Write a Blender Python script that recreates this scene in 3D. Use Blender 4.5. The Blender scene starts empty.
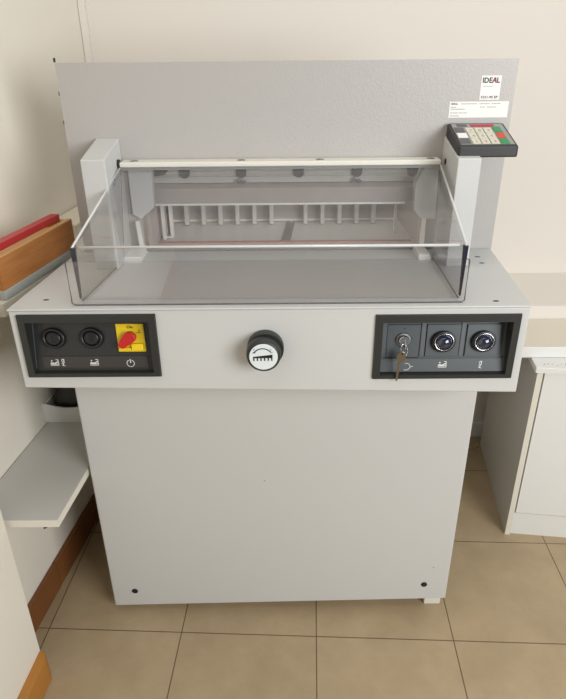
import bpy, bmesh, math, random
from mathutils import Vector, Matrix
random.seed(4)
S = bpy.context.scene
COL = S.collection
PI = math.pi

# ------------------------------------------------------------ camera
cd = bpy.data.cameras.new('camera'); cam = bpy.data.objects.new('camera', cd); COL.objects.link(cam)
R_ = Vector((0.99995926, 0.00109576, -0.00896029)); U_ = Vector((0.00752572, 0.44696188, 0.89452135)); F_ = Vector((-0.00498509, 0.89455233, -0.44693542))
M = Matrix((R_, U_, -F_)).transposed().to_4x4()
M.translation = Vector((0.02126, -1.09572, 1.30064))
cam.matrix_world = M
cd.sensor_fit = 'HORIZONTAL'; cd.sensor_width = 36; cd.lens = 603.945 / 566 * 36; cd.clip_start = .02
S.camera = cam
# ------------------------------------------------------------ world, lights, exposure
w = bpy.data.worlds.new('world'); S.world = w; w.use_nodes = True
bg = w.node_tree.nodes['Background']; bg.inputs[0].default_value = (.98, .98, 1.0, 1); bg.inputs[1].default_value = .14
def area(name, loc, target, sx, sy, power, col):
    l = bpy.data.lights.new(name, 'AREA'); l.shape = 'RECTANGLE'; l.size = sx; l.size_y = sy; l.energy = power; l.color = col
    o = bpy.data.objects.new(name, l); COL.objects.link(o); o.location = loc
    o.rotation_euler = (Vector(target) - Vector(loc)).to_track_quat('-Z', 'Y').to_euler()
    return o
area('window_light', (1.55, -1.9, 1.5), (-.05, .1, .8), 1.3, 1.2, 56, (.97, .99, 1.0))
area('ceiling_bounce_light', (.3, -.35, 2.85), (.1, 0, 0), 2.2, 1.4, 19, (1.0, .99, .96))
S.view_settings.view_transform = 'Standard'; S.view_settings.look = 'None'; S.view_settings.gamma = 1
S.view_settings.use_curve_mapping = False
S.view_settings.exposure = -0.04

# ------------------------------------------------------------ materials
def lin(c): return tuple(((v/255)/12.92 if v/255 <= .04045 else ((v/255+.055)/1.055)**2.4) for v in c) + (1,)
def mat(name, rgb, rough=.5, metal=0, noise=0, nscale=6, bump=0, bscale=400, coat=0, spec=.5):
    m = bpy.data.materials.new(name); m.use_nodes = True; nt = m.node_tree; b = nt.nodes['Principled BSDF']
    c = lin(rgb); b.inputs['Base Color'].default_value = c; b.inputs['Roughness'].default_value = rough
    b.inputs['Metallic'].default_value = metal; b.inputs['Coat Weight'].default_value = coat; b.inputs['Specular IOR Level'].default_value = spec
    tc = nt.nodes.new('ShaderNodeTexCoord')
    if noise:
        n = nt.nodes.new('ShaderNodeTexNoise'); n.inputs['Scale'].default_value = nscale; n.inputs['Detail'].default_value = 5
        nt.links.new(tc.outputs['Object'], n.inputs['Vector'])
        mx = nt.nodes.new('ShaderNodeMix'); mx.data_type = 'RGBA'
        mx.inputs[6].default_value = tuple(v*(1-noise) for v in c[:3]) + (1,); mx.inputs[7].default_value = tuple(min(1, v*(1+noise)) for v in c[:3]) + (1,)
        nt.links.new(n.outputs[0], mx.inputs[0]); nt.links.new(mx.outputs[2], b.inputs['Base Color'])
    if bump:
        n = nt.nodes.new('ShaderNodeTexNoise'); n.inputs['Scale'].default_value = bscale; n.inputs['Detail'].default_value = 2
        nt.links.new(tc.outputs['Object'], n.inputs['Vector'])
        bp = nt.nodes.new('ShaderNodeBump'); bp.inputs['Strength'].default_value = bump; bp.inputs['Distance'].default_value = .001
        nt.links.new(n.outputs[0], bp.inputs['Height']); nt.links.new(bp.outputs[0], b.inputs['Normal'])
    return m
PAINT = mat('grey_enamel_paint', (201, 201, 198), .42, bump=.12, bscale=500, noise=.015, nscale=3)
PLATE = mat('hammered_grey_paint', (182, 178, 174), .4, bump=.5, bscale=330, noise=.03, nscale=200)
DARKPL = mat('black_moulded_plastic', (42, 43, 41), .45, bump=.1)
RECESS_LIT = mat('slate_grey_plastic_lit', (72, 78, 81), .38)  # lit copy of the panel plastic, for the right panel
RECESS_SHADED = mat('slate_grey_plastic_shaded', (43, 44, 43), .4)  # same panel plastic, the left panel's shade put into its colour
STRIP = mat('legend_strip_plastic', (84, 88, 90), .4)
STRIP_SHADED = mat('legend_strip_plastic_shaded', (58, 54, 51), .4)  # legend strip plastic again, darkened to paint the left panel's shade
BLACK = mat('black_rubber', (24, 24, 25), .5)
BLACKG = mat('glossy_black_plastic', (24, 24, 25), .38)
WHITEINK = mat('white_ink', (225, 225, 220), .5)
BLACKINK = mat('black_ink', (25, 25, 28), .5)
GREYINK = mat('grey_ink', (130, 130, 128), .5)
REDINK = mat('red_ink', (175, 45, 60), .5)
DISC = mat('pale_blue_white_disc', (222, 230, 230), .4)
LABEL = mat('white_label_paper', (238, 236, 232), .5)
YEL = mat('yellow_plastic', (238, 205, 20), .35)
RED = mat('red_plastic', (192, 26, 28), .35)
CHROME = mat('chrome', (225, 225, 228), .15, 1)
STEEL = mat('brushed_steel', (150, 148, 145), .35, 1)
LENS = mat('dark_blue_glossy_button', (38, 42, 62), .06, coat=1)
BRASS = mat('nickel_brass_key', (150, 143, 128), .32, 1)
BEAM = mat('clamp_grey_paint', (172, 164, 160), .5, noise=.06, nscale=30)
BEAML = mat('carrier_grey_paint', (200, 196, 192), .45)
INNER = mat('inner_grey_paint', (208, 206, 203), .45)
BED = mat('grey_machined_bed', (184, 184, 181), .38, noise=.04, nscale=40)
STICK = mat('red_cutting_stick', (176, 96, 88), .5)
WHITEP = mat('white_plastic', (232, 230, 226), .4)
OFFW = mat('ivory_painted_metal', (226, 222, 210), .4)
KCREAM = mat('cream_key', (214, 208, 188), .5)
KGREY = mat('keypad_overlay_grey', (150, 150, 148), .45)
KDARK = mat('dark_grey_key', (88, 88, 90), .45)
KGREEN = mat('green_key', (30, 140, 80), .45)
KRED = mat('red_key', (205, 70, 45), .45)
WALLM = mat('cream_painted_plaster', (231, 224, 210), .8, noise=.03, nscale=5, bump=.25, bscale=60)
WALLB = mat('smooth_painted_wall', (229, 222, 212), .8, noise=.01, nscale=3, bump=.08, bscale=120)
LAM = mat('white_laminate', (228, 227, 222), .35)
LAM_SHADED = mat('white_laminate_shaded', (192, 190, 184), .4, noise=.02, nscale=8)  # white laminate with shade put into its colour
EDGE = mat('cream_edge_banding', (224, 219, 204), .4)
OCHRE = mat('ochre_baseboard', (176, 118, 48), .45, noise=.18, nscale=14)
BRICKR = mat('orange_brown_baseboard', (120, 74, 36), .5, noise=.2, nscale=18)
WOODF = mat('cream_board', (222, 214, 196), .5)
REDB = mat('red_painted_bar', (178, 44, 48), .4, noise=.05)
GREYB = mat('grey_blue_band', (170, 174, 168), .4)
BAG = mat('dark_plastic_bag', (38, 32, 32), .4)
BAGG = mat('grey_plastic_bag', (120, 116, 120), .35)
CABLE = mat('pale_cable', (190, 165, 130), .5)

def wood(name, a, b, scale):
    m = bpy.data.materials.new(name); m.use_nodes = True; nt = m.node_tree; p = nt.nodes['Principled BSDF']; p.inputs['Roughness'].default_value = .45
    tc = nt.nodes.new('ShaderNodeTexCoord'); mp = nt.nodes.new('ShaderNodeMapping'); mp.inputs['Scale'].default_value = scale
    n = nt.nodes.new('ShaderNodeTexNoise'); n.inputs['Scale'].default_value = 6; n.inputs['Detail'].default_value = 6; n.inputs['Distortion'].default_value = .6
    cr = nt.nodes.new('ShaderNodeValToRGB'); cr.color_ramp.elements[0].color = lin(a); cr.color_ramp.elements[1].color = lin(b)
    cr.color_ramp.elements[0].position = .3; cr.color_ramp.elements[1].position = .7
    nt.links.new(tc.outputs['Object'], mp.inputs[0]); nt.links.new(mp.outputs[0], n.inputs['Vector']); nt.links.new(n.outputs[0], cr.inputs[0]); nt.links.new(cr.outputs[0], p.inputs['Base Color'])
    return m
WOOD = wood('honey_wood', (164, 102, 50), (182, 122, 66), (9, 1.2, 14))
WOODT = wood('light_wood_edge', (196, 152, 98), (206, 164, 112), (9, 1.2, 14))

def acrylic(name, tint, f0, rough=.02):
    m = bpy.data.materials.new(name); m.use_nodes = True; nt = m.node_tree; nt.nodes.clear()
    o = nt.nodes.new('ShaderNodeOutputMaterial'); mx = nt.nodes.new('ShaderNodeMixShader'); t = nt.nodes.new('ShaderNodeBsdfTransparent')
    g = nt.nodes.new('ShaderNodeBsdfGlossy'); lw = nt.nodes.new('ShaderNodeLayerWeight'); lw.inputs[0].default_value = .5
    pw = nt.nodes.new('ShaderNodeMath'); pw.operation = 'POWER'; pw.inputs[1].default_value = 5
    ma = nt.nodes.new('ShaderNodeMath'); ma.operation = 'MULTIPLY_ADD'; ma.inputs[1].default_value = 1-f0; ma.inputs[2].default_value = f0
    t.inputs[0].default_value = tint; g.inputs['Roughness'].default_value = rough
    nt.links.new(lw.outputs['Facing'], pw.inputs[0]); nt.links.new(pw.outputs[0], ma.inputs[0]); nt.links.new(ma.outputs[0], mx.inputs[0])
    nt.links.new(t.outputs[0], mx.inputs[1]); nt.links.new(g.outputs[0], mx.inputs[2]); nt.links.new(mx.outputs[0], o.inputs[0])
    return m
CLEAR = acrylic('clear_acrylic', (.97, .968, .973, 1), .075)
CLEARE = mat('acrylic_polished_edge', (232, 230, 228), .15); CLEARE.node_tree.nodes['Principled BSDF'].inputs['Transmission Weight'].default_value = .2
DARKE = mat('acrylic_violet_edge', (44, 42, 54), .15)
LINEE = mat('acrylic_grey_edge', (120, 116, 116), .2); LINEE.node_tree.nodes['Principled BSDF'].inputs['Transmission Weight'].default_value = .4

def floor_mat():
    m = bpy.data.materials.new('beige_floor_tiles'); m.use_nodes = True; nt = m.node_tree; p = nt.nodes['Principled BSDF']
    tc = nt.nodes.new('ShaderNodeTexCoord'); mp = nt.nodes.new('ShaderNodeMapping'); mp.vector_type = 'TEXTURE'
    mp.inputs['Location'].default_value = (.0908, -.0786, 0); mp.inputs['Rotation'].default_value = (0, 0, -.0415)
    br = nt.nodes.new('ShaderNodeTexBrick'); br.offset = 0; br.squash = 1
    br.inputs['Scale'].default_value = 1; br.inputs['Brick Width'].default_value = .3352; br.inputs['Row Height'].default_value = .3352
    br.inputs['Mortar Size'].default_value = .0016; br.inputs['Mortar Smooth'].default_value = .3; br.inputs['Bias'].default_value = 0
    br.inputs['Color1'].default_value = lin((175, 155, 125)); br.inputs['Color2'].default_value = lin((168, 148, 118)); br.inputs['Mortar'].default_value = lin((104, 84, 62))
    n = nt.nodes.new('ShaderNodeTexNoise'); n.inputs['Scale'].default_value = 7; n.inputs['Detail'].default_value = 8; n.inputs['Roughness'].default_value = .65
    cr = nt.nodes.new('ShaderNodeValToRGB'); cr.color_ramp.elements[0].color = (.86, .84, .8, 1); cr.color_ramp.elements[1].color = (1.08, 1.07, 1.05, 1)
    cr.color_ramp.elements[0].position = .3; cr.color_ramp.elements[1].position = .7
    mx = nt.nodes.new('ShaderNodeMix'); mx.data_type = 'RGBA'; mx.blend_type = 'MULTIPLY'; mx.inputs[0].default_value = 1
    nt.links.new(tc.outputs['Object'], mp.inputs[0]); nt.links.new(mp.outputs[0], br.inputs['Vector']); nt.links.new(tc.outputs['Object'], n.inputs['Vector'])
    nt.links.new(n.outputs[0], cr.inputs[0]); nt.links.new(br.outputs['Color'], mx.inputs[6]); nt.links.new(cr.outputs[0], mx.inputs[7])
    nt.links.new(mx.outputs[2], p.inputs['Base Color']); p.inputs['Roughness'].default_value = .42
    bp = nt.nodes.new('ShaderNodeBump'); bp.inputs['Strength'].default_value = .4; bp.inputs['Distance'].default_value = .001; bp.invert = True
    nt.links.new(br.outputs['Fac'], bp.inputs['Height']); nt.links.new(bp.outputs[0], p.inputs['Normal'])
    return m
TILE = floor_mat()

# ------------------------------------------------------------ mesh helpers (all in world coordinates)
def box(bm, x0, x1, y0, y1, z0, z1, bev=0, seg=2):
    vs = [bm.verts.new((x, y, z)) for x in (x0, x1) for y in (y0, y1) for z in (z0, z1)]
    fs = [bm.faces.new([vs[i] for i in f]) for f in ((0,1,3,2),(4,6,7,5),(0,4,5,1),(2,3,7,6),(0,2,6,4),(1,5,7,3))]
    if bev:
        es = list({e for f in fs for e in f.edges}); bmesh.ops.bevel(bm, geom=es, offset=bev, segments=seg, affect='EDGES', profile=.5)
    return bm
def hexa(bm, pts, bev=0, seg=2):
    """8 points: bottom loop of 4 then top loop of 4"""
    v = [bm.verts.new(p) for p in pts]
    fs = [bm.faces.new([v[i] for i in f]) for f in ((3,2,1,0),(4,5,6,7),(0,1,5,4),(1,2,6,5),(2,3,7,6),(3,0,4,7))]
    if bev:
        es = list({e for f in fs for e in f.edges}); bmesh.ops.bevel(bm, geom=es, offset=bev, segments=seg, affect='EDGES', profile=.5)
    return bm
def prism(bm, pts, a, b, axis='z', bev=0):
    def P(p, t): return {'z': (p[0], p[1], t), 'y': (p[0], t, p[1]), 'x': (t, p[0], p[1])}[axis]
    lo = [bm.verts.new(P(p, a)) for p in pts]; hi = [bm.verts.new(P(p, b)) for p in pts]; n = len(pts)
    fs = [bm.faces.new(lo[::-1]), bm.faces.new(hi)] + [bm.faces.new((lo[i], lo[(i+1) % n], hi[(i+1) % n], hi[i])) for i in range(n)]
    bmesh.ops.recalc_face_normals(bm, faces=fs)
    if bev:
        es = list({e for f in fs for e in f.edges}); bmesh.ops.bevel(bm, geom=es, offset=bev, segments=2, affect='EDGES', profile=.5)
    return bm
def lathe(bm, c, prof, axis='y', n=40, squash=1):
    """prof: list of (radius, offset along axis); closed at both ends"""
    c = Vector(c); rings = []
    for r, h in prof:
        ring = []
        for i in range(n):
            a = 2*PI*i/n; u, v = r*math.cos(a), r*math.sin(a)*squash
            d = {'y': Vector((u, h, v)), 'z': Vector((u, v, h)), 'x': Vector((h, u, v))}[axis]
            ring.append(bm.verts.new(c + d))
        rings.append(ring)
    fs = [bm.faces.new(rings[0]), bm.faces.new(rings[-1])]
    for a, b in zip(rings, rings[1:]):
        fs += [bm.faces.new((a[i], a[(i+1) % n], b[(i+1) % n], b[i])) for i in range(n)]
    bmesh.ops.recalc_face_normals(bm, faces=fs)
    for f in fs[2:]: f.smooth = True
    return bm
def tube(bm, pts, r, n=10):
    pts = [Vector(p) for p in pts]; rings = []
    for i, p in enumerate(pts):
        t = (pts[min(i+1, len(pts)-1)] - pts[max(i-1, 0)]).normalized()
        a = t.cross(Vector((0, 0, 1)))
        if a.length < .05: a = t.cross(Vector((0, 1, 0)))
        a.normalize(); b = t.cross(a)
        rings.append([bm.verts.new(p + r*(math.cos(2*PI*k/n)*a + math.sin(2*PI*k/n)*b)) for k in range(n)])
    fs = [bm.faces.new(rings[0]), bm.faces.new(rings[-1])]
    for a, b in zip(rings, rings[1:]):
        for i in range(n):
            f = bm.faces.new((a[i], a[(i+1) % n], b[(i+1) % n], b[i])); f.smooth = True; fs.append(f)
    bmesh.ops.recalc_face_normals(bm, faces=fs)
    return bm
def slab(bm, quad, nrm, th):
    """quad of 4 points thickened by th along nrm"""
    n = Vector(nrm).normalized()*th
    v0 = [bm.verts.new(Vector(p)) for p in quad]; v1 = [bm.verts.new(Vector(p)+n) for p in quad]
    k = len(quad)
    fs = [bm.faces.new(v0), bm.faces.new(v1[::-1])] + [bm.faces.new((v0[i], v0[(i+1) % k], v1[(i+1) % k], v1[i])) for i in range(k)]
    bmesh.ops.recalc_face_normals(bm, faces=fs); return bm
B = bmesh.new
TILT = False
def tilt(v):
    """control panel backs lean back towards their top; v.y - YP = height of a point off the panel"""
    d = v.y - YP; zb, z0, kz = TILT; z = z0 + (v.z - .76)*kz; s = 1 - .02*(.86 - v.z)/.1
    return Vector((.021 + (v.x - .021)*s, yf + .007 + (z - zb)*.24 + d*.972, z - d*.233))
def world_loc(o):
    v = Vector((0, 0, 0))
    while o: v += o.location; o = o.parent
    return v
def obj(name, bm, m, parent=None, origin=None, label=None):
    me = bpy.data.meshes.new(name)
    o = bpy.data.objects.new(name, me); COL.objects.link(o)
    base = world_loc(parent) if parent else Vector(origin or (0, 0, 0))
    if TILT:
        for v in bm.verts: v.co = tilt(v.co)
    bmesh.ops.recalc_face_normals(bm, faces=bm.faces)
    bmesh.ops.translate(bm, verts=bm.verts, vec=-base)
    bm.to_mesh(me); bm.free(); me.materials.append(m)
    if parent: o.parent = parent
    elif origin: o.location = origin
    if label: o['label'] = label
    return o
def thing(name, label, cat, loc, group=None):
    o = bpy.data.objects.new(name, None); COL.objects.link(o); o.location = loc; o.empty_display_size = .05
    o['label'] = label; o['category'] = cat
    if group: o['group'] = group
    return o
def struct(name, bm, m, parent=None):
    o = obj(name, bm, m, parent)
    if not parent: o['kind'] = 'structure'
    return o
def text_obj(name, body, size, loc, m, parent, rot=(PI/2, 0, 0), bold=0, sx=1, align='LEFT', th=.0002):
    c = bpy.data.curves.new(name, 'FONT'); c.body = body; c.size = size; c.extrude = th; c.offset = bold; c.align_x = align; c.resolution_u = 2
    t = bpy.data.objects.new(name, c); COL.objects.link(t)
    bpy.context.view_layer.update()
    me = bpy.data.meshes.new_from_object(t.evaluated_get(bpy.context.evaluated_depsgraph_get()))
    bpy.data.objects.remove(t)
    from mathutils import Euler
    me.transform(Matrix.Translation(Vector(loc)) @ Euler(rot).to_matrix().to_4x4() @ Matrix.Diagonal((sx, 1, 1, 1)))
    if TILT:
        for v in me.vertices: v.co = tilt(v.co)
    me.transform(Matrix.Translation(-world_loc(parent)))
    me.materials.clear(); me.materials.append(m)
    o = bpy.data.objects.new(name, me); COL.objects.link(o); o.parent = parent
    return o

# ------------------------------------------------------------ the room
WX = lambda y: -.614 + .109*y          # recessed left wall surface
PX = lambda y: -.536 + .06*y           # projecting left wall surface
bm = B(); box(bm, -1.2, 3.2, -3, .9, -.05, 0); struct('floor', bm, TILE)
bm = B(); box(bm, -1.2, 3.2, .78, .9, 0, 2.9); struct('wall_back', bm, WALLB)
bm = B(); prism(bm, [(WX(-.169)-.3, -.169), (WX(-.169), -.169), (WX(.78), .78), (WX(.78)-.3, .78)], 0, 2.9); struct('wall_left', bm, WALLM)
bm = B(); prism(bm, [(PX(-3)-.4, -3), (PX(-3), -3), (PX(-.169), -.169), (PX(-.169)-.4, -.169)], 0, 2.9); struct('wall_left_projecting', bm, WALLM)
bm = B(); prism(bm, [(WX(.778)+.0, .762), (WX(.778)+.018, .762), (WX(.778)+.018, .78), (WX(.778), .78)], 0, 2.9); struct('trim_1', bm, WALLB)
bm = B()
ys = [-.165, .085, .335, .585, .779]
for a, b in zip(ys, ys[1:]):
    prism(bm, [(WX(a)+.001, a), (WX(a)+.012, a), (WX(b)+.012, b-.002), (WX(b)+.001, b-.002)], 00.0005, .082)
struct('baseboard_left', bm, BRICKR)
bm = B()
prism(bm, [(PX(-2.9), -2.9), (PX(-2.9)+.021, -2.9), (PX(-.175)+.021, -.190), (PX(-.175)+.014, -.174), (PX(-.175), -.172)], 0.0005, .075, bev=.0015)
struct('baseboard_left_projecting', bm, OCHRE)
bm = B(); box(bm, WX(.768)+.02, 3.1, .768, .7795, .0005, .06, .002); struct('baseboard_back', bm, LAM)
bm = B(); box(bm, .56, 3.1, .50, .7795, .567, .636); struct('trim_2', bm, WALLB)

# ------------------------------------------------------------ the guillotine
ZT = .90
G = thing('paper_guillotine', 'large light grey floor-standing paper cutting machine with clear hinged safety cover', 'paper cutter', (0, .15, 0))
# cabinet (lower edge slopes slightly, as the photographed panel does)
x0, x1, y0, y1 = -.4235, .4235, 0, .44
bm = B(); hexa(bm, [(x0, y0, .019), (x1, y0, .0385), (x1, y1, .0385), (x0, y1, .019), (x0, y0, .74), (x1, y0, .74), (x1, y1, .74), (x0, y1, .74)], .004, 3)
cab = obj('cabinet', bm, PAINT, G)
for x, z in ((-.366, .0725), (.364, .09)):
    bm = B(); lathe(bm, (x, 0, z), [(.0075, .001), (.0075, -.0015), (.0055, -.0022)], n=24); sc = obj('cover_screw', bm, BLACKINK, cab)
bm = B(); lathe(bm, (.382, 0, .148), [(.0016, .001), (.0016, -.0006)], n=12)
obj('paint_chip', bm, GREYINK, cab)
bm = B(); lathe(bm, (-.03, 0, .42), [(.0014, .001), (.0014, -.0006)], n=12); obj('paint_chip', bm, GREYINK, cab)
for x, y, zt in ((-.385, .08, .03), (.396, .034, .045), (-.385, .40, .03), (.398, .40, .045)):
    bm = B(); box(bm, x-.021, x+.021, y-.017, y+.017, .0, zt, .002); obj('foot', bm, OFFW, G)
# console
kl, kr, yf = -.4605, .4445, -.131
bm = B(); hexa(bm, [(kl, yf, .7435), (kr+.002, yf, .7265), (.472, .196, .7265), (-.4375, .196, .7435), (kl, yf, .896), (kr, yf, .896), (.472, .196, .896), (-.4375, .196, .896)], .0025, 3)
con = obj('console_housing', bm, PAINT, G)
# cut the two control panel wells into the console
PW = [(-.448, -.205, .7665, .8905), (.1775, .4315, .758, .8855)]
for a, b, c, d in PW:
    cb = B(); box(cb, a+.004, b-.004, yf-.05, yf+.040, c+.004, d-.004); cut = obj('cut', cb, PAINT)
    md = con.modifiers.new('well', 'BOOLEAN'); md.operation = 'DIFFERENCE'; md.object = cut; md.solver = 'EXACT'
    bpy.context.view_layer.update()
    me = bpy.data.meshes.new_from_object(con.evaluated_get(bpy.context.evaluated_depsgraph_get()))
    con.modifiers.clear(); con.data = me; bpy.data.objects.remove(cut)
# table top sheet
bm = B(); prism(bm, [(kl-.0015, yf-.002), (kr+.001, yf-.002), (.474, .1965), (-.438, .1965)], .8968, ZT, 'z', .0012)
tab = obj('table_top', bm, PAINT, G)
for x, y, a in ((.429, .139, 0), (.426, .098, 0), (.39, -.11, 0), (-.408, -.088, .3)):
    bm = B(); lathe(bm, (x, y, ZT), [(.0055, -.0005), (.0055, .0004)], 'z', 20, .55); obj('table_screw', bm, BLACKINK, tab)
bm = B(); box(bm, -.3, -.294, .0, .001, ZT-.0002, ZT+.0002)
obj('scratch', bm, GREYINK, tab)

# head plate with opening
pl, pr, py = -.4235, .4765, .2
bm = B(); prism(bm, [(pl, .893), (-.288, .893), (-.288, .974), (-.258, .998), (-.254, 1.09), (.31, 1.09), (.294, 1.041), (.297, .989), (.313, .969), (.313, .893), (pr, .893), (pr, 1.278), (pl, 1.278)], py, py+.012, 'y')
plate = obj('head_plate', bm, PLATE, G)
bm = B(); box(bm, pl+.004, pr-.004, py+.012, py+.022, 1.262, 1.275, .002); box(bm, pl+.002, pl+.012, py+.012, py+.03, .9, 1.26); box(bm, pr-.012, pr-.002, py+.012, py+.03, .9, 1.26)
obj('flange', bm, PAINT, plate)
for x, z in ((pl-.002, 1.224), (pl-.002, 1.284), (pl-.002, 1.17)):
    bm = B(); box(bm, x-.0005, x+.003, py+.001, py+.006, z-.005, z+.003, .001); obj('panel_clip', bm, BLACK, plate)
# white hexagonal cheeks either side of the opening
for side, pts in (('l', [(-.304, .985), (-.288, .9745), (-.2585, .998), (-.2545, 1.083), (-.304, 1.083)]), ('r', [(.345, .969), (.3135, .9695), (.297, .989), (.2945, 1.041), (.31, 1.072), (.31, 1.083), (.345, 1.083)])):
    bm = B(); prism(bm, pts, py-.012, py-.0005, 'y', .001); obj('cheek_plate', bm, PAINT, plate)
# labels on the plate
bm = B(); prism(bm, [(.4085, 1.2045), (.4475, 1.2045), (.4475, 1.2485), (.4085, 1.2485)], py-.0006, py, 'y'); lb = obj('maker_label', bm, LABEL, plate)
ly = py-.0007
def fit_text(name, body, x0, x1, z0, z1, m, parent, bold=.0):
    """lettering scaled to fill the given rectangle on the plate"""
    o = text_obj(name, body, .01, (0, ly, 0), m, parent, bold=bold); me = o.data; off = world_loc(parent)
    xs = [v.co.x for v in me.vertices]; zs = [v.co.z for v in me.vertices]; a, b, c, d = min(xs), max(xs), min(zs), max(zs)
    for v in me.vertices:
        v.co.x = x0 - off.x + (v.co.x-a)/(b-a)*(x1-x0); v.co.z = z0 - off.z + (v.co.z-c)/(d-c)*(z1-z0)
    return o
fit_text('lettering', 'IDEAL', .4112, .4450, 1.2352, 1.2452, BLACKINK, lb, bold=.0003)
bm = B(); slab(bm, [(.4360, ly-.0004, 1.2352), (.4386, ly-.0004, 1.2352), (.4366, ly-.0004, 1.2452), (.4344, ly-.0004, 1.2452)], (0, -1, 0), .0002); obj('lettering', bm, REDINK, lb)
bm = B()
for k in range(9): box(bm, .4125+k*.0024, .4141+k*.0024, ly-.0002, ly, 1.2288, 1.2298)
obj('small_print', bm, GREYINK, lb)
fit_text('lettering', '5221-95 EP', .4112, .4445, 1.2072, 1.2118, BLACKINK, lb, bold=.0002)
bm = B(); box(bm, .351, .4685, py-.0006, py, 1.1715, 1.2015); lb = obj('rating_label', bm, LABEL, plate)
fit_text('lettering', 'IDEAL', .3545, .3675, 1.1958, 1.1993, BLACKINK, lb, bold=.0002)
bm = B()
for (xa, xb, z) in ((.374, .404, 1.1968), (.410, .430, 1.1968), (.434, .452, 1.1968), (.354, .363, 1.1905), (.354, .382, 1.187), (.412, .422, 1.1905), (.426, .442, 1.1905), (.354, .368, 1.180), (.371, .377, 1.180), (.380, .386, 1.180), (.354, .372, 1.1745)):
    x = xa
    while x < xb:
        box(bm, x, x+.0018, ly-.0002, ly, z, z+.0013); x += .0026
obj('small_print', bm, GREYINK, lb)

# left and right arms
def arm(a, b, slope_top, inner):
    yfp = .075
    bm = B(); hexa(bm, [(a, yfp, .9005), (b, yfp, .9005), (b, py, .9005), (a, py, .9005), (a, yfp, slope_top[0]), (b, yfp, slope_top[0]), (b, py-.0005, slope_top[1]), (a, py-.0005, slope_top[1])], .002)
    return obj('side_arm', bm, PAINT, G)
la = arm(-.363, -.3165, (1.1155, 1.139), 1)
ra = arm(.3465, .391, (1.112, 1.137), -1)
bm = B()
lathe(bm, (-.3165, .165, 1.093), [(.009, -.001), (.009, .004)], 'x', 20); obj('bushing_or_shade_disc', bm, BLACK, la)
for y, z in ((.125, 1.07), (.118, 1.062)):
    bm = B(); lathe(bm, (-.3165, y, z), [(.002, -.001), (.002, .001)], 'x', 10); obj('arm_hole', bm, BLACK, la)
bm = B(); lathe(bm, (.3465, .165, 1.092), [(.006, .001), (.006, -.0012)], 'x', 20); obj('bushing_or_shade_disc', bm, BLACK, ra)  # black disc stands in for dark shading on the right arm's inner face
# hinge bar
bm = B(); box(bm, -.312, .336, .158, .197, 1.0868, 1.0968, .002); bar = obj('hinge_bar', bm, OFFW, G)
for x in (-.285, -.067, .093, .318):
    bm = B(); lathe(bm, (x, .176, 1.0968), [(.0085, -.0005), (.0085, .0006)], 'z', 24); lathe(bm, (x, .176, 1.0973), [(.0055, 0), (.0045, .001)], 'z', 24); obj('bar_screw', bm, STEEL, bar)
bm = B(); box(bm, -.312, .336, .154, .1575, 1.0825, 1.0868); obj('bar_seal', bm, GREYINK, bar)

# interior
bm = B(); box(bm, -.30, .345, .213, .5, .87, ZT-.001); bed = obj('rear_bed', bm, BED, G)
bm = B(); box(bm, -.272, .312, 0.264, .270, ZT-.001, ZT+.001); obj('cutting_stick', bm, STICK, bed)
bm = B(); box(bm, -.282, -.272, .213, .5, ZT-.001, 1.05); obj('inner_side_wall', bm, BEAM, G)
bm = B(); box(bm, .316, .326, .213, .5, ZT-.001, 1.05); obj('inner_side_wall', bm, BEAM, G)
bm = B(); prism(bm, [(.232, .9965), (.262, .9965), (.262, 1.037), (.25, 1.037), (.232, 1.029)], -.27, .314, 'x', .001); cl = obj('clamp_beam', bm, BEAM, G)
bm = B(); box(bm, -.268, .285, .2295, .236, .9925, .997, .0008); obj('clamp_edge', bm, WHITEP, cl)
bm = B(); prism(bm, [(.249, 1.0375), (.27, 1.0375), (.27, 1.12), (.25, 1.12), (.25, 1.062)], -.27, .314, 'x', .0008); bc = obj('blade_carrier', bm, BEAML, G)
bm = B(); box(bm, -.27, .314, .245, .2495, 1.0485, 1.051, .0005); obj('carrier_ledge', bm, PAINT, bc)
for i, x in enumerate((-.196, -.073, .052, .178, .298)):
    bm = B(); prism(bm, [(x+.011*math.cos(a), 1.058-.010*math.sin(a)) for a in [PI*k/10 for k in range(11)]] + [(x-.011, 1.078), (x+.011, 1.078)], .2445, .251, 'y'); o = obj('carrier_slot', bm, KDARK, bc)
    if i in (1, 3):
        bm = B(); lathe(bm, (x-.005, .245, 1.043), [(.004, .004), (.004, -.007)], n=16); lathe(bm, (x+.006, .245, 1.041), [(.0035, .004), (.0035, -.007)], n=16); obj('carrier_bolt', bm, CHROME, bc)
bm = B(); prism(bm, [(-.268, 1.052), (-.24, 1.056), (-.222, 1.076), (-.268, 1.076)], .2455, .249, 'y'); obj('carrier_cutout', bm, KDARK, bc)
bm = B(); box(bm, -.268, .312, .452, .47, ZT, 1.03, .001); bgx = obj('back_gauge', bm, BEAM, G)
bm = B(); box(bm, -.268, .312, .447, .452, ZT, ZT+.006, .001); obj('gauge_foot_rail', bm, WHITEP, bgx)
for k in range(12):
    if k == 6: continue
    x = -.228 + .0430*k
    bm = B(); box(bm, x-.005, x+.005, .418, .4515, ZT+.0005, 1.0, .0015); lathe(bm, (x, .421, ZT+.0005), [(.0065, 0), (.0065, .003)], 'z', 16); obj('gauge_rib', bm, INNER, bgx)
bm = B(); slab(bm, [(.012, .275, ZT), (.033, .275, ZT), (.047, .45, ZT), (.026, .45, ZT)], (0, 0, 1), .0015); obj('steel_scale', bm, STEEL, bed)
bm = B(); lathe(bm, (.036, .435, ZT+.0015), [(.004, 0), (.004, .0015)], 'z', 14); obj('scale_screw', bm, CHROME, bed)
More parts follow.
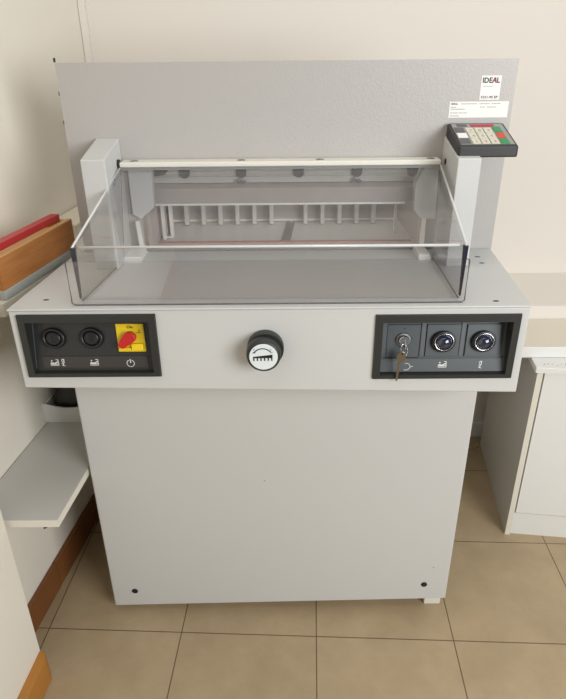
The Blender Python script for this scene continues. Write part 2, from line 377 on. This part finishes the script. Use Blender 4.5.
# left side lay: white guide with dark slot
bm = B(); box(bm, -.264, -.258, .285, .30, ZT, .995, .0005); box(bm, -.249, -.243, .30, .32, ZT+.004, .992, .0005); box(bm, -.264, -.243, .30, .32, ZT, ZT+.004); obj('side_lay', bm, WHITEP, bed)
bm = B(); box(bm, -.258, -.249, .318, .322, ZT+.004, .99); obj('side_lay_slot', bm, BLACK, bed)
bm = B(); box(bm, .282, .287, .33, .345, ZT, .992, .0005); obj('side_lay', bm, INNER, bed)
# white L brackets at the table opening
def bracket(xf0, xf1, xs, sgn):
    bm = B(); box(bm, xf0, xf1, .118, .186, ZT, ZT+.0055, .0008); box(bm, xf0+.001, xf1-.002, .124, .186, ZT+.0055, ZT+.011, .0008); 
    br = obj('guide_foot', bm, WHITEP, G)
    bm = B(); prism(bm, [(xs-.004-sgn*.004, .972), (xs+.004-sgn*.004, .972), (xs+.0045, ZT+.011), (xs-.0045, ZT+.011)], .178, .187, 'y'); obj('guide_post', bm, WHITEP, br)
bracket(-.3195, -.2805, -.290, 1)
bracket(.300, .3265, .3175, 0)

# safety cover
cx0, cx1 = -.340, .3275; sy = -.104
hp = [(-.311, .155, 1.086), (.335, .155, 1.086)]      # hinge line
FT = [(cx0, sy, 1.001), (cx1, sy, 1.0)]                   # front top edge
nrm = (Vector(FT[1])-Vector(FT[0])).cross(Vector(hp[0])-Vector(FT[0])).normalized()
bm = B(); slab(bm, [FT[0], FT[1], hp[1], hp[0]], nrm, -.004); cov = obj('safety_cover', bm, CLEAR, G, label='clear acrylic hinged cover')
bm = B(); slab(bm, [(cx0, sy, .906), (cx1, sy, .904), (cx1, sy, .999), (cx0, sy, 1.0)], (0, 1, 0), .004); obj('front_lip', bm, CLEAR, cov)
def sidep(xf, xb, hx, ft):
    bm = B(); slab(bm, [(xf, sy+.004, .904), (xb, .125, .904), (hx, .153, 1.078), (xf, sy+.004, ft-.003)], (1, 0, 0), .004 if xf < 0 else -.004)
    obj('side_panel', bm, CLEAR, cov)
    d = .002 if xf < 0 else -.002
    bm = B(); tube(bm, [(xf+d, sy+.004, .9035), (xb+d, .125, .9035)], .0016, 6); tube(bm, [(xb+d, .125, .9035), (hx+d, .153, 1.078)], .0007, 6); obj('side_panel_edge', bm, LINEE, cov)
sidep(cx0, -.32, -.311, 1.001); sidep(cx1, .333, .335, 1.0)
bm = B(); tube(bm, [FT[0], hp[0]], .0021, 8); obj('sloping_edge', bm, CLEARE, cov)
bm = B(); tube(bm, [FT[1], hp[1]], .0021, 8); obj('sloping_edge', bm, CLEARE, cov)
bm = B(); tube(bm, [Vector(FT[0])+Vector((.012, 0, 0)), Vector(FT[1])-Vector((.012, 0, 0))], .0024, 8); obj('front_bend', bm, CLEARE, cov)
for x, zt in ((cx0, 1.0), (cx1, .999)):
    bm = B(); hexa(bm, [(x-.0015, sy-.001, .908), (x+.0015, sy-.001, .908), (x+.0015, sy+.005, .908), (x-.0015, sy+.005, .908), (x-.0042, sy-.001, zt), (x+.0042, sy-.001, zt), (x+.0042, sy+.007, zt), (x-.0042, sy+.007, zt)], .001); obj('corner_edge', bm, DARKE, cov)
# fixed front guard, a little wider than the cover
gx0, gx1, gy = -.3515, .3325, -.1185
bm = B(); box(bm, gx0, gx1, gy, gy+.004, ZT+.0005, .980); grd = obj('front_guard', bm, CLEAR, G, label='low clear acrylic guard in front of the cover')
bm = B(); tube(bm, [(gx0+.006, gy+.002, .982), (gx0, gy+.002, .980), (gx0, gy+.002, .905), (gx0+.005, gy+.002, .9015), (gx1-.005, gy+.002, .9015), (gx1, gy+.002, .905), (gx1, gy+.002, .978), (gx1-.006, gy+.002, .980)], .0011, 6); obj('guard_edge', bm, LINEE, grd)

# keypad on right arm
ka, kb = .3485, .4615
bm = B(); prism(bm, [(.088, 1.1105), (.195, 1.1355), (.195, 1.1625), (.088, 1.132)], ka, kb, 'x', .004); kp = obj('keypad', bm, BLACKG, G, label='black sloping keypad box with cream, green and red keys')
kp.data.materials[0] = DARKPL
KO = Vector((ka+.005, .190, 1.1613)); KX = Vector((kb-ka-.010, 0, 0)); KY = Vector((0, -.098, -.0279)); KN = KX.cross(KY).normalized()*-1
if KN.z < 0: KN = -KN
def kquad(s0, s1, t0, t1, h0, h1):
    bm = B(); q = [KO+KX*s+KY*t+KN*h0 for s, t in ((s0, t0), (s1, t0), (s1, t1), (s0, t1))]; slab(bm, q, KN, h1-h0); return bm
obj('overlay', kquad(.01, .99, .03, .97, 0, .0006), KGREY, kp)
obj('overlay_band', kquad(.10, .30, .05, .17, .0006, .0009), KDARK, kp)
obj('overlay_band', kquad(.36, .82, .06, .19, .0006, .0009), REDINK, kp)
for i in range(3):
    s = .235 + i*.17
    for j in range(3):
        k = obj('key', kquad(s, s+.145, .235+j*.25, .235+j*.25+.225, .0006, .0016), KCREAM, kp)
        p = KO + KX*(s+.05) + KY*(.235+j*.25+.17) + KN*.0017
        th = math.atan2(.0279, .098)
        text_obj('digit', '789456123'[j*3+i], .012, p, GREYINK, k, rot=(th, 0, 0), th=.0001)
for t0, t1, mm in ((.22, .44, KDARK), (.48, .68, LABEL), (.72, .94, KDARK)): obj('key', kquad(.025, .20, t0, t1, .0006, .0016), mm, kp)
for t0, t1, mm in ((.19, .44, KGREEN), (.47, .70, KRED), (.73, .96, KGREEN)): obj('key', kquad(.755, .905, t0, t1, .0006, .0016), mm, kp)

# control panels ---------------------------------------------------
def frame_ring(bm, a, b, c, d, w, ya, yb):
    """rectangular ring bezel with sloping inner wall"""
    outer = [(a, c), (b, c), (b, d), (a, d)]; inner = [(a+w, c+.009), (b-w, c+.009), (b-w, d-w-.001), (a+w, d-w-.001)]
    o0 = [bm.verts.new((x, yb, z)) for x, z in outer]; o1 = [bm.verts.new((x+(.0015 if x == a else -.0015), ya, z+(.0015 if z == c else -.0015))) for x, z in outer]
    i1 = [bm.verts.new((x, ya, z)) for x, z in inner]; i2 = [bm.verts.new((x, yf+(.010 if z < .8 else .036), z)) for x, z in inner]
    for L0, L1 in ((o0, o1), (o1, i1), (i1, i2)):
        for k in range(4): bm.faces.new((L0[k], L0[(k+1) % 4], L1[(k+1) % 4], L1[k]))
YP = yf+.028
def panel(a, b, c, d, back, strip):
    bm = B(); frame_ring(bm, a, b, c, d, .0135, yf-.005, yf+.001)
    p = obj('control_panel', bm, DARKPL, G)
    global TILT
    TILT = (0.7775, 0.7721, 0.8835) if a < 0 else (0.7680, 0.7710, 0.8853)
    zc = lambda z: .76 + (z - TILT[1])/TILT[2]
    bm = B(); box(bm, a+.0045, b-.0045, YP, YP+.003, zc(c+.0095), zc(d-.006)); obj('panel_back', bm, back, p)
    return p
def stroke(bm, pts, wd, y, th=.0004):
    for (xa, za), (xb, zb) in zip(pts, pts[1:]):
        dx, dz = xb-xa, zb-za; L = math.hypot(dx, dz) or 1; nx, nz = -dz/L*wd/2, dx/L*wd/2
        ex, ez = dx/L*wd/3, dz/L*wd/3
        slab(bm, [(xa+nx-ex, y, za+nz-ez), (xb+nx+ex, y, zb+nz+ez), (xb-nx+ex, y, zb-nz+ez), (xa-nx-ex, y, za-nz-ez)], (0, -1, 0), th)
def shrink(bm, n0, x, z, f=.76):
    for v in list(bm.verts)[n0:]: v.co.x = x+(v.co.x-x)*f; v.co.z = z+(v.co.z-z)*f
def icon_lift(bm, x, z, y):     # table with pressing wedge
    w = .0016
    stroke(bm, [(x-.010, z-.004), (x+.010, z-.004)], w*1.3, y); stroke(bm, [(x-.010, z-.0075), (x+.010, z-.0075)], w*.8, y)
    stroke(bm, [(x+.009, z-.004), (x+.009, z+.008), (x+.004, z+.008)], w, y); stroke(bm, [(x-.001, z-.0025), (x+.007, z+.002)], w*1.6, y)
    stroke(bm, [(x-.009, z-.001), (x-.003, z-.001)], w*1.6, y); lathe(bm, (x-.0065, y-.0002, z+.005), [(.0018, .0002), (.0018, -.0002)], n=12); shrink(bm, 0, x, z)
def icon_blade(bm, x, z, y):
    stroke(bm, [(x-.001, z+.009), (x+.003, z+.009), (x+.002, z-.001), (x-.002, z-.008)], .002, y); stroke(bm, [(x-.003, z+.008), (x-.001, z), (x-.0035, z-.003)], .0012, y); stroke(bm, [(x, z-.008), (x+.004, z-.009)], .0013, y); shrink(bm, 0, x, z)
# left panel
p1 = panel(*PW[0], RECESS_SHADED, STRIP_SHADED)  # left panel built from the shaded copies of the plastics
bm = B(); box(bm, -.418, -.222, YP-.0012, YP, .7955, .8625, .0004); obj('raised_plate', bm, RECESS_SHADED, p1)
bm = B(); prism(bm, [(-.4435, .77), (-.442, .77), (-.4325, .872), (-.434, .872)], YP-.002, YP, 'y'); obj('panel_rail', bm, STRIP, p1)
bm = B(); box(bm, -.429, -.234, YP-.0015, YP, .7700, .7935, .0003)
st = obj('legend_strip', bm, STRIP_SHADED, p1)
ys_ = YP-.0016
bm = B(); icon_lift(bm, -.407, .781, ys_); obj('legend_icon', bm, WHITEINK, st)
bm = B(); icon_blade(bm, -.3915, .781, ys_); obj('legend_icon', bm, WHITEINK, st)
bm = B(); icon_lift(bm, -.3335, .781, ys_); obj('legend_icon', bm, WHITEINK, st)
bm = B(); cxp = -.2665
stroke(bm, [(cxp+.0068*math.cos(a), .7785+.0068*math.sin(a)) for a in [math.radians(115+310*k/20) for k in range(21)]], .0013, ys_); stroke(bm, [(cxp, .7795), (cxp, .787)], .0014, ys_); obj('legend_icon', bm, WHITEINK, st)
for x in (-.3995, -.3305):
    bm = B(); lathe(bm, (x, YP-.001, .8315), [(.021, 0), (.021, -.006), (.0195, -.0075), (.016, -.0075), (.0145, -.004), (.0145, -.002)], n=48); b_ = obj('push_button', bm, BLACKG, p1)
    bm = B(); lathe(bm, (x, YP-.001, .8315), [(.0138, 0), (.0138, -.0055), (.0115, -.0075)], n=40); box(bm, x-.003, x-.0015, YP-.0095, YP-.006, .823, .840); box(bm, x+.0015, x+.003, YP-.0095, YP-.006, .823, .840); obj('button_cap', bm, BLACKG, b_)
bm = B(); box(bm, -.285, -.2345, YP-.004, YP, .803, .8595, .0012); sw = obj('main_switch', bm, YEL, p1, label='yellow main switch plate with red rotary handle')
ysw = YP-.0045
def handle():
    bm = B(); c = Vector((-.2595, 0, .834)); a = math.radians(225)
    d = Vector((math.cos(a), 0, math.sin(a))); n = Vector((-d.z, 0, d.x))
    out = []
    for k in range(17):
        t = math.radians(-105+210*k/16); out.append(c - d*(.011*math.cos(t)) + n*(.011*math.sin(t)))
    out += [c + d*.026 + n*.0065, c + d*.0275, c + d*.026 - n*.0065]
    prism(bm, [(p.x, p.z) for p in out], ysw-.012, ysw+.001, 'y', .0015); return bm
hd = obj('switch_handle', handle(), RED, sw)
bm = B(); box(bm, -.259, -.2375, ysw-.006, ysw, .8075, .8205, .0012); box(bm, -.283, -.261, ysw-.004, ysw, .8065, .812, .0012); obj('lockout_tab', bm, YEL, sw)
text_obj('lettering', 'On', .0085, (-.265, ysw, .8505), BLACKINK, sw, bold=.0001)
text_obj('lettering', 'I', .0085, (-.2445, ysw, .842), BLACKINK, sw); bm = B(); stroke(bm, [(-.2485, .8415), (-.2405, .8415)], .0008, ysw); obj('lettering', bm, BLACKINK, sw)
# right panel
TILT = False
p2 = panel(*PW[1], RECESS_LIT, STRIP)
bm = B(); box(bm, .2045, .2645, YP-.003, YP, .7875, .8535, .0008); lockp = obj('lock_plate', bm, RECESS_LIT, p2)
for x in (.2, .2705, .3425, .4215):
    bm = B(); box(bm, x-.0045, x+.0045, YP-.0022, YP, .788, .861, .0012); obj('panel_rib', bm, STRIP, p2)
bm = B(); box(bm, .2645, .266, YP-.0005, YP, .788, .8555); box(bm, .2045, .266, YP-.0005, YP, .7845, .7868); obj('plate_gap', bm, BLACK, p2)
bm = B(); box(bm, .1955, .4275, YP-.0015, YP, .757, .7835, .0003); st2 = obj('legend_strip', bm, STRIP, p2)
bm = B(); icon_lift(bm, .311, .7715, YP-.0018); obj('legend_icon', bm, WHITEINK, st2); bm = B(); icon_blade(bm, .381, .7705, YP-.0018); obj('legend_icon', bm, WHITEINK, st2)
bm = B(); zz = .776
stroke(bm, [(.2435+.008*math.cos(a), .7675+.007*math.sin(a)) for a in [math.radians(100-215*k/14) for k in range(15)]], .001, YP-.0018); stroke(bm, [(.2505, .766), (.2565, .7685)], .001, YP-.0018); obj('legend_icon', bm, WHITEINK, st2)
bm = B(); text = [(.2215, .826), (.2485, .826), (.2355, .846)]
for (x, z) in text: box(bm, x-.0012, x+.0012, YP-.0034, YP-.003, z-.0015, z+.0015)
obj('lock_mark', bm, BLACKINK, lockp)
for x in (.307, .3795):
    bm = B(); box(bm, x-.0305, x+.0305, YP-.003, YP, .788, .8535, .0008); t_ = obj('button_tile', bm, RECESS_LIT, p2)
    bm = B(); lathe(bm, (x, YP-.003, .8195), [(.0215, 0), (.0215, -.006), (.0205, -.0075), (.0185, -.0075)], n=48); obj('button_collar', bm, BLACKG, p2)
    bm = B(); lathe(bm, (x, YP-.009, .8195), [(.0176, 0), (.0176, -.004), (.0166, -.0052), (.0157, -.004), (.0152, 0)], n=48); obj('button_ring', bm, CHROME, p2)
    bm = B(); lathe(bm, (x, YP-.009, .8195), [(.0146, 0), (.014, -.004), (.0115, -.0075), (.0075, -.010), (.003, -.0112), (.0005, -.0115)], n=48); obj('push_button', bm, LENS, p2)
bm = B(); lathe(bm, (.2345, YP-.003, .8235), [(.0135, 0), (.0135, -.002), (.0125, -.003)], n=36); lk = obj('key_lock', bm, STEEL, p2)
bm = B(); lathe(bm, (.2345, YP-.006, .8235), [(.010, 0), (.010, -.005), (.008, -.0075)], n=36); obj('lock_barrel', bm, CHROME, lk)
TILT = False
# centre knob
kc = Vector((-.015, yf, .826))
bm = B(); lathe(bm, kc, [(.032, .0005), (.0325, -.004), (.0325, -.012), (.032, -.018)], n=60)
kn = obj('clamp_pressure_knob', bm, DARKPL, G, label='black round knob with a white symbol disc')
kc2 = kc + Vector((-.0025, 0, -.001))
bm = B(); lathe(bm, kc2, [(.0305, -.0175), (.030, -.034), (.0288, -.039), (.0255, -.0405)], n=60); obj('knob_rim', bm, DARKPL, kn)
kc = kc2
bm = B(); lathe(bm, kc, [(.0245, -.039), (.0245, -.0412)], n=60); disc = obj('symbol_disc', bm, DISC, kn)
yk = kc.y-.0413; cz = kc.z+.006; cxk = kc.x
bm = B()
stroke(bm, [(cxk-.0015+.018*math.cos(a), cz-.008+.018*math.sin(a)) for a in [math.radians(140-100*k/12) for k in range(13)]], .0017, yk)
for x, s in ((-.0175, 1), (.0155, -1)): slab(bm, [(cxk+x-.002, yk, cz+.0015), (cxk+x+.002, yk, cz+.0045), (cxk+x+s*.004, yk, cz+.0015)], (0, -1, 0), .0003)
slab(bm, [(cxk-.018, yk, cz-.008), (cxk+.0155, yk, cz-.008), (cxk+.0155, yk, cz-.0015), (cxk-.018, yk, cz-.0055)], (0, -1, 0), .0003)
for k in range(6):
    x = cxk-.0168+k*.0062; stroke(bm, [(x, cz-.007), (x, cz-.0125)], .0022, yk)
for x in (-.016, .0125): lathe(bm, (cxk+x, yk, cz+.008), [(.001, .0001), (.001, -.0003)], n=10)
obj('symbol', bm, BLACKINK, disc)

# key hanging in the lock (a thing of its own)
kyo = -.1385
K = thing('key', 'small brass key on a wire ring hanging from the lock of the right control panel', 'key', (.2335, kyo, .80))
bm = B(); box(bm, .2335, .2355, -.128, -.112, .8155, .830, .0004); obj('key_in_lock', bm, CHROME, K)
bm = B(); tube(bm, [(.2325+.006*math.cos(a), -.1315+.0075*math.sin(a), .816+.008*math.sin(a)) for a in [2*PI*k/20 for k in range(21)]], .0007, 6); obj('wire_ring', bm, CHROME, K)
def kt(x, z): return (x-.2325-.0065-.06*(.80-z)+.2325, z+.006)
pts = [(.2325+.0085*math.cos(a), .8005+.0105*math.sin(a)) for a in [math.radians(-55+290*k/20) for k in range(21)]] + [(.2285, .7905), (.2282, .754), (.2305, .751), (.2322, .754), (.2322, .766), (.2335, .768), (.2322, .771), (.2335, .775), (.2322, .779), (.2335, .7895)]
bm = B(); prism(bm, [kt(*p) for p in pts], kyo-.0025, kyo-.0005, 'y', .0003); obj('key_blade', bm, BRASS, K)
bm = B(); lathe(bm, kt(.2335, .807)[:1] + (kyo-.0027, kt(.2335, .807)[1]), [(.0017, 0), (.0017, -.0002)], n=12); obj('key_hole', bm, BLACK, K)

# ------------------------------------------------------------ left side furniture
bm = B(); prism(bm, [(WX(-.05)+.001, -.05), (-.5045, -.055), (-.4655, .19), (-.450, .29), (-.450, .76), (WX(.76)+.001, .76)], .852, .88, 'z', .002)
o = obj('worktop', bm, EDGE, origin=(-.55, .35, .852)); o['label'] = 'cream worktop fixed to the left wall, carrying the wooden box with the red bar'; o['category'] = 'worktop'
# wooden box
A = Vector((-.5025, -.040, 0)); Bk = Vector((-.457, .245, 0)); dr = (Bk-A).normalized(); nr = Vector((-dr.y, dr.x, 0))  # nr points to the wall (-x)
def rect(a0, a1, n0, n1): return [tuple((A+dr*a+nr*n)[:2]) for a, n in ((a0, n0), (a1, n0), (a1, n1), (a0, n1))]
L = (Bk-A).length
WB = thing('wooden_box', 'open honey brown wooden box with grey lower band on the left worktop', 'box', (-.53, .12, .8805))
bm = B(); prism(bm, rect(0, L, 0, .013), .899, .9605, 'z', .001); sd = obj('side_board', bm, WOOD, WB)
bm = B(); prism(bm, rect(.0005, L-.0005, .0005, .0125), .9605, .9625); obj('board_edge', bm, WOODT, sd)
bm = B(); prism(bm, rect(0, L, -.0005, .013), .8805, .899, 'z', .001); obj('lower_band', bm, GREYB, WB)
bm = B(); prism(bm, rect(0, .013, .0132, .088), .8805, .9605, 'z', .001); fb = obj('end_board', bm, WOOD, WB)
bm = B(); prism(bm, rect(.0005, .0125, .0135, .0875), .9605, .9625); obj('board_edge', bm, WOODT, fb)
bm = B(); prism(bm, rect(L-.013, L, .0132, .0745), .8805, .9605, 'z', .001); obj('end_board', bm, WOOD, WB)
bm = B(); prism(bm, rect(.0132, L-.0132, .0132, .06), .8805, .945, 'z', .001); obj('box_filling', bm, WOODT, WB)
bm = B(); prism(bm, rect(-.02, L-.018, .018, .038), .963, .977, 'z', .001)
o = obj('red_bar', bm, REDB, origin=(-.53, .1, .958)); o['label'] = 'long red painted bar lying inside the wooden box along the left wall'; o['category'] = 'bar'
bm = B(); prism(bm, [(WX(.36)+.004, .36), (-.49, .36), (-.487, .62), (WX(.62)+.004, .62)], .8805, .918, 'z', .003)
o = obj('cream_carton', bm, WOODF, origin=(-.53, .49, .8805)); o['label'] = 'low plain cream carton on the left worktop behind the wooden box'; o['category'] = 'carton'
# low shelf
SZ = .45
bm = B(); prism(bm, [(WX(-.158)+.002, -.158), (-.4435, -.158), (-.4275, .05), (-.4275, .50), (WX(.50)+.002, .50)], SZ-.018, SZ-.0012, 'z')
SH = thing('wall_shelf', 'low white laminate shelf on the left wall beside the machine cabinet', 'shelf', (-.52, .1, SZ-.018))
obj('shelf_edge', bm, EDGE, SH)
bm = B(); prism(bm, [(WX(-.157)+.003, -.157), (-.4445, -.157), (-.4285, .05), (-.4285, .499), (WX(.499)+.003, .499)], SZ-.0012, SZ); obj('shelf_surface', bm, LAM_SHADED, SH)
bm = B(); tube(bm, [(-.487, -.13, SZ-.018), (-.487, -.13, SZ-.032), (-.483, -.135, SZ-.042)], .004, 8); obj('shelf_peg', bm, BLACK, SH)
bm = B(); prism(bm, [(.0, SZ-.018), (.12, SZ-.018), (.12, SZ-.12), (.11, SZ-.12)], -.60, -.597, 'x'); bm.free()
# tray and bag
T = thing('white_tray', 'white open tray at the far end of the low left shelf', 'tray', (-.51, .28, SZ))
def ty(x): return .2
N = 12
bm = B()
top = []
for k in range(N+1):
    t = k/N; x = -.600+.168*t; top.append((x, .5085-.016*math.sin(PI*min(1, t*1.15))))
prism(bm, [(-.598, SZ+.0005), (-.432, SZ+.0005)] + top[::-1], .200, .204, 'y'); obj('front_panel', bm, LAM, T)
bm = B(); box(bm, -.584, -.432, .204, .36, SZ+.0005, SZ+.005); obj('tray_base', bm, LAM, T)
bm = B(); box(bm, -.436, -.432, .204, .36, SZ+.005, .50); obj('tray_side', bm, LAM, T)
bm = B(); prism(bm, [(-.593, .204), (-.589, .204), (-.572, .36), (-.576, .36)], SZ+.005, .50); obj('tray_side', bm, LAM, T)
bm = B(); bmesh.ops.create_uvsphere(bm, u_segments=32, v_segments=18, radius=1)
for v in bm.verts:
    n = math.sin(v.co.x*7+v.co.z*5)*.05+math.sin(v.co.y*9+2)*.05
    sq = lambda t: math.copysign(abs(t)**.55, t)
    v.co = Vector((sq(v.co.x)*.066*(1+n*.5)-.507+.006*v.co.y, sq(v.co.y)*.066*(1+n*.5)+.276, max(SZ+.006, v.co.z*.07*(1+n)+.50)))
for f in bm.faces: f.smooth = True
o = obj('dark_bag', bm, BAG, origin=(-.508, .285, SZ+.006)); o['label'] = 'dark plastic bag bulging out of the white tray'; o['category'] = 'bag'
bm = B(); bmesh.ops.create_uvsphere(bm, u_segments=16, v_segments=12, radius=1)
for v in bm.verts: v.co = Vector((v.co.x*.012+.012*v.co.z-.452, v.co.y*.006+.206, v.co.z*.026*(1+.2*math.sin(v.co.x*9))+.535))
for f in bm.faces: f.smooth = True
obj('grey_fold', bm, BAGG, o)

# ------------------------------------------------------------ right side furniture
th = math.radians(-7.3); C0 = Vector((.668, .268, 0))
ex = Vector((math.cos(th), math.sin(th), 0)); ey = Vector((-math.sin(th), math.cos(th), 0))
def cr(a0, a1, b0, b1): return [tuple((C0+ex*a+ey*b)[:2]) for a, b in ((a0, b0), (a1, b0), (a1, b1), (a0, b1))]
CB = thing('white_cabinet', 'low white cupboard on the floor to the right of the machine', 'cabinet', (C0.x+.3, C0.y+.2, 0))
bm = B(); prism(bm, cr(0, .014, 0, .46), 0, .549); cs = obj('side_panel', bm, LAM_SHADED, CB)  # white side painted greyer for the shade on it
bm = B(); prism(bm, cr(-.0003, .0143, -.0012, .0), 0, .549); obj('edge_band', bm, EDGE, cs)
bm = B(); prism(bm, cr(.0165, .80, .006, .46), .0, .078); obj('plinth', bm, LAM, CB)
bm = B(); prism(bm, cr(.019, .42, .002, .02), .082, .545, 'z', .001); obj('door', bm, LAM, CB)
bm = B(); prism(bm, cr(.424, .80, .002, .02), .082, .545, 'z', .001); obj('door', bm, LAM, CB)
bm = B(); prism(bm, cr(.0165, .80, .022, .455), .079, .546); obj('carcass', bm, LAM, CB)
bm = B(); prism(bm, cr(-.008, .80, -.008, .46), .5495, .566, 'z', .0015); tp = obj('top_board', bm, LAM, CB)
bm = B()
random.seed(7)
for k in range(10):
    a = .012+.011*k+random.random()*.004; p = C0+ex*a+ey*(.006+random.random()*.012); q = p+ex*.004+ey*(.006*random.random())
    slab(bm, [(p.x, p.y, .5662), (p.x+.0016, p.y, .5662), (q.x+.0016, q.y+.004, .5662), (q.x, q.y+.004, .5662)], (0, 0, 1), .0002)
obj('ink_marks', bm, GREYINK, tp)
bm = B(); lathe(bm, (0, 0, 0), [(.002, -.0003), (.002, .0003)], 'x', 10)
for v in bm.verts: v.co += C0+ey*.14+Vector((0, 0, .42))
obj('side_hole', bm, BLACKINK, cs)
DT = thing('desk_top', 'white edged cream desk top above the low cupboard at the right edge', 'desk top', (1.0, .4, .567))
bm = B(); prism(bm, [(.585, .3185), (1.6, .3185), (1.6, .498), (.585, .498)], .567, .5965, 'z'); obj('board', bm, WOODF, DT)
bm = B(); prism(bm, [(.585, .314), (1.6, .314), (1.6, .3183), (.585, .3183)], .567, .5968, 'z', .001); obj('edge_strip', bm, LAM, DT)
bm = B()
tube(bm, [(.66+.006*k, .70+.012*math.sin(k*.9), .003) for k in range(16)], .0025, 6)
o = obj('floor_cable', bm, CABLE, origin=(.70, .70, 0)); o['label'] = 'thin pale cable lying on the floor between the machine and cupboard'; o['category'] = 'cable'
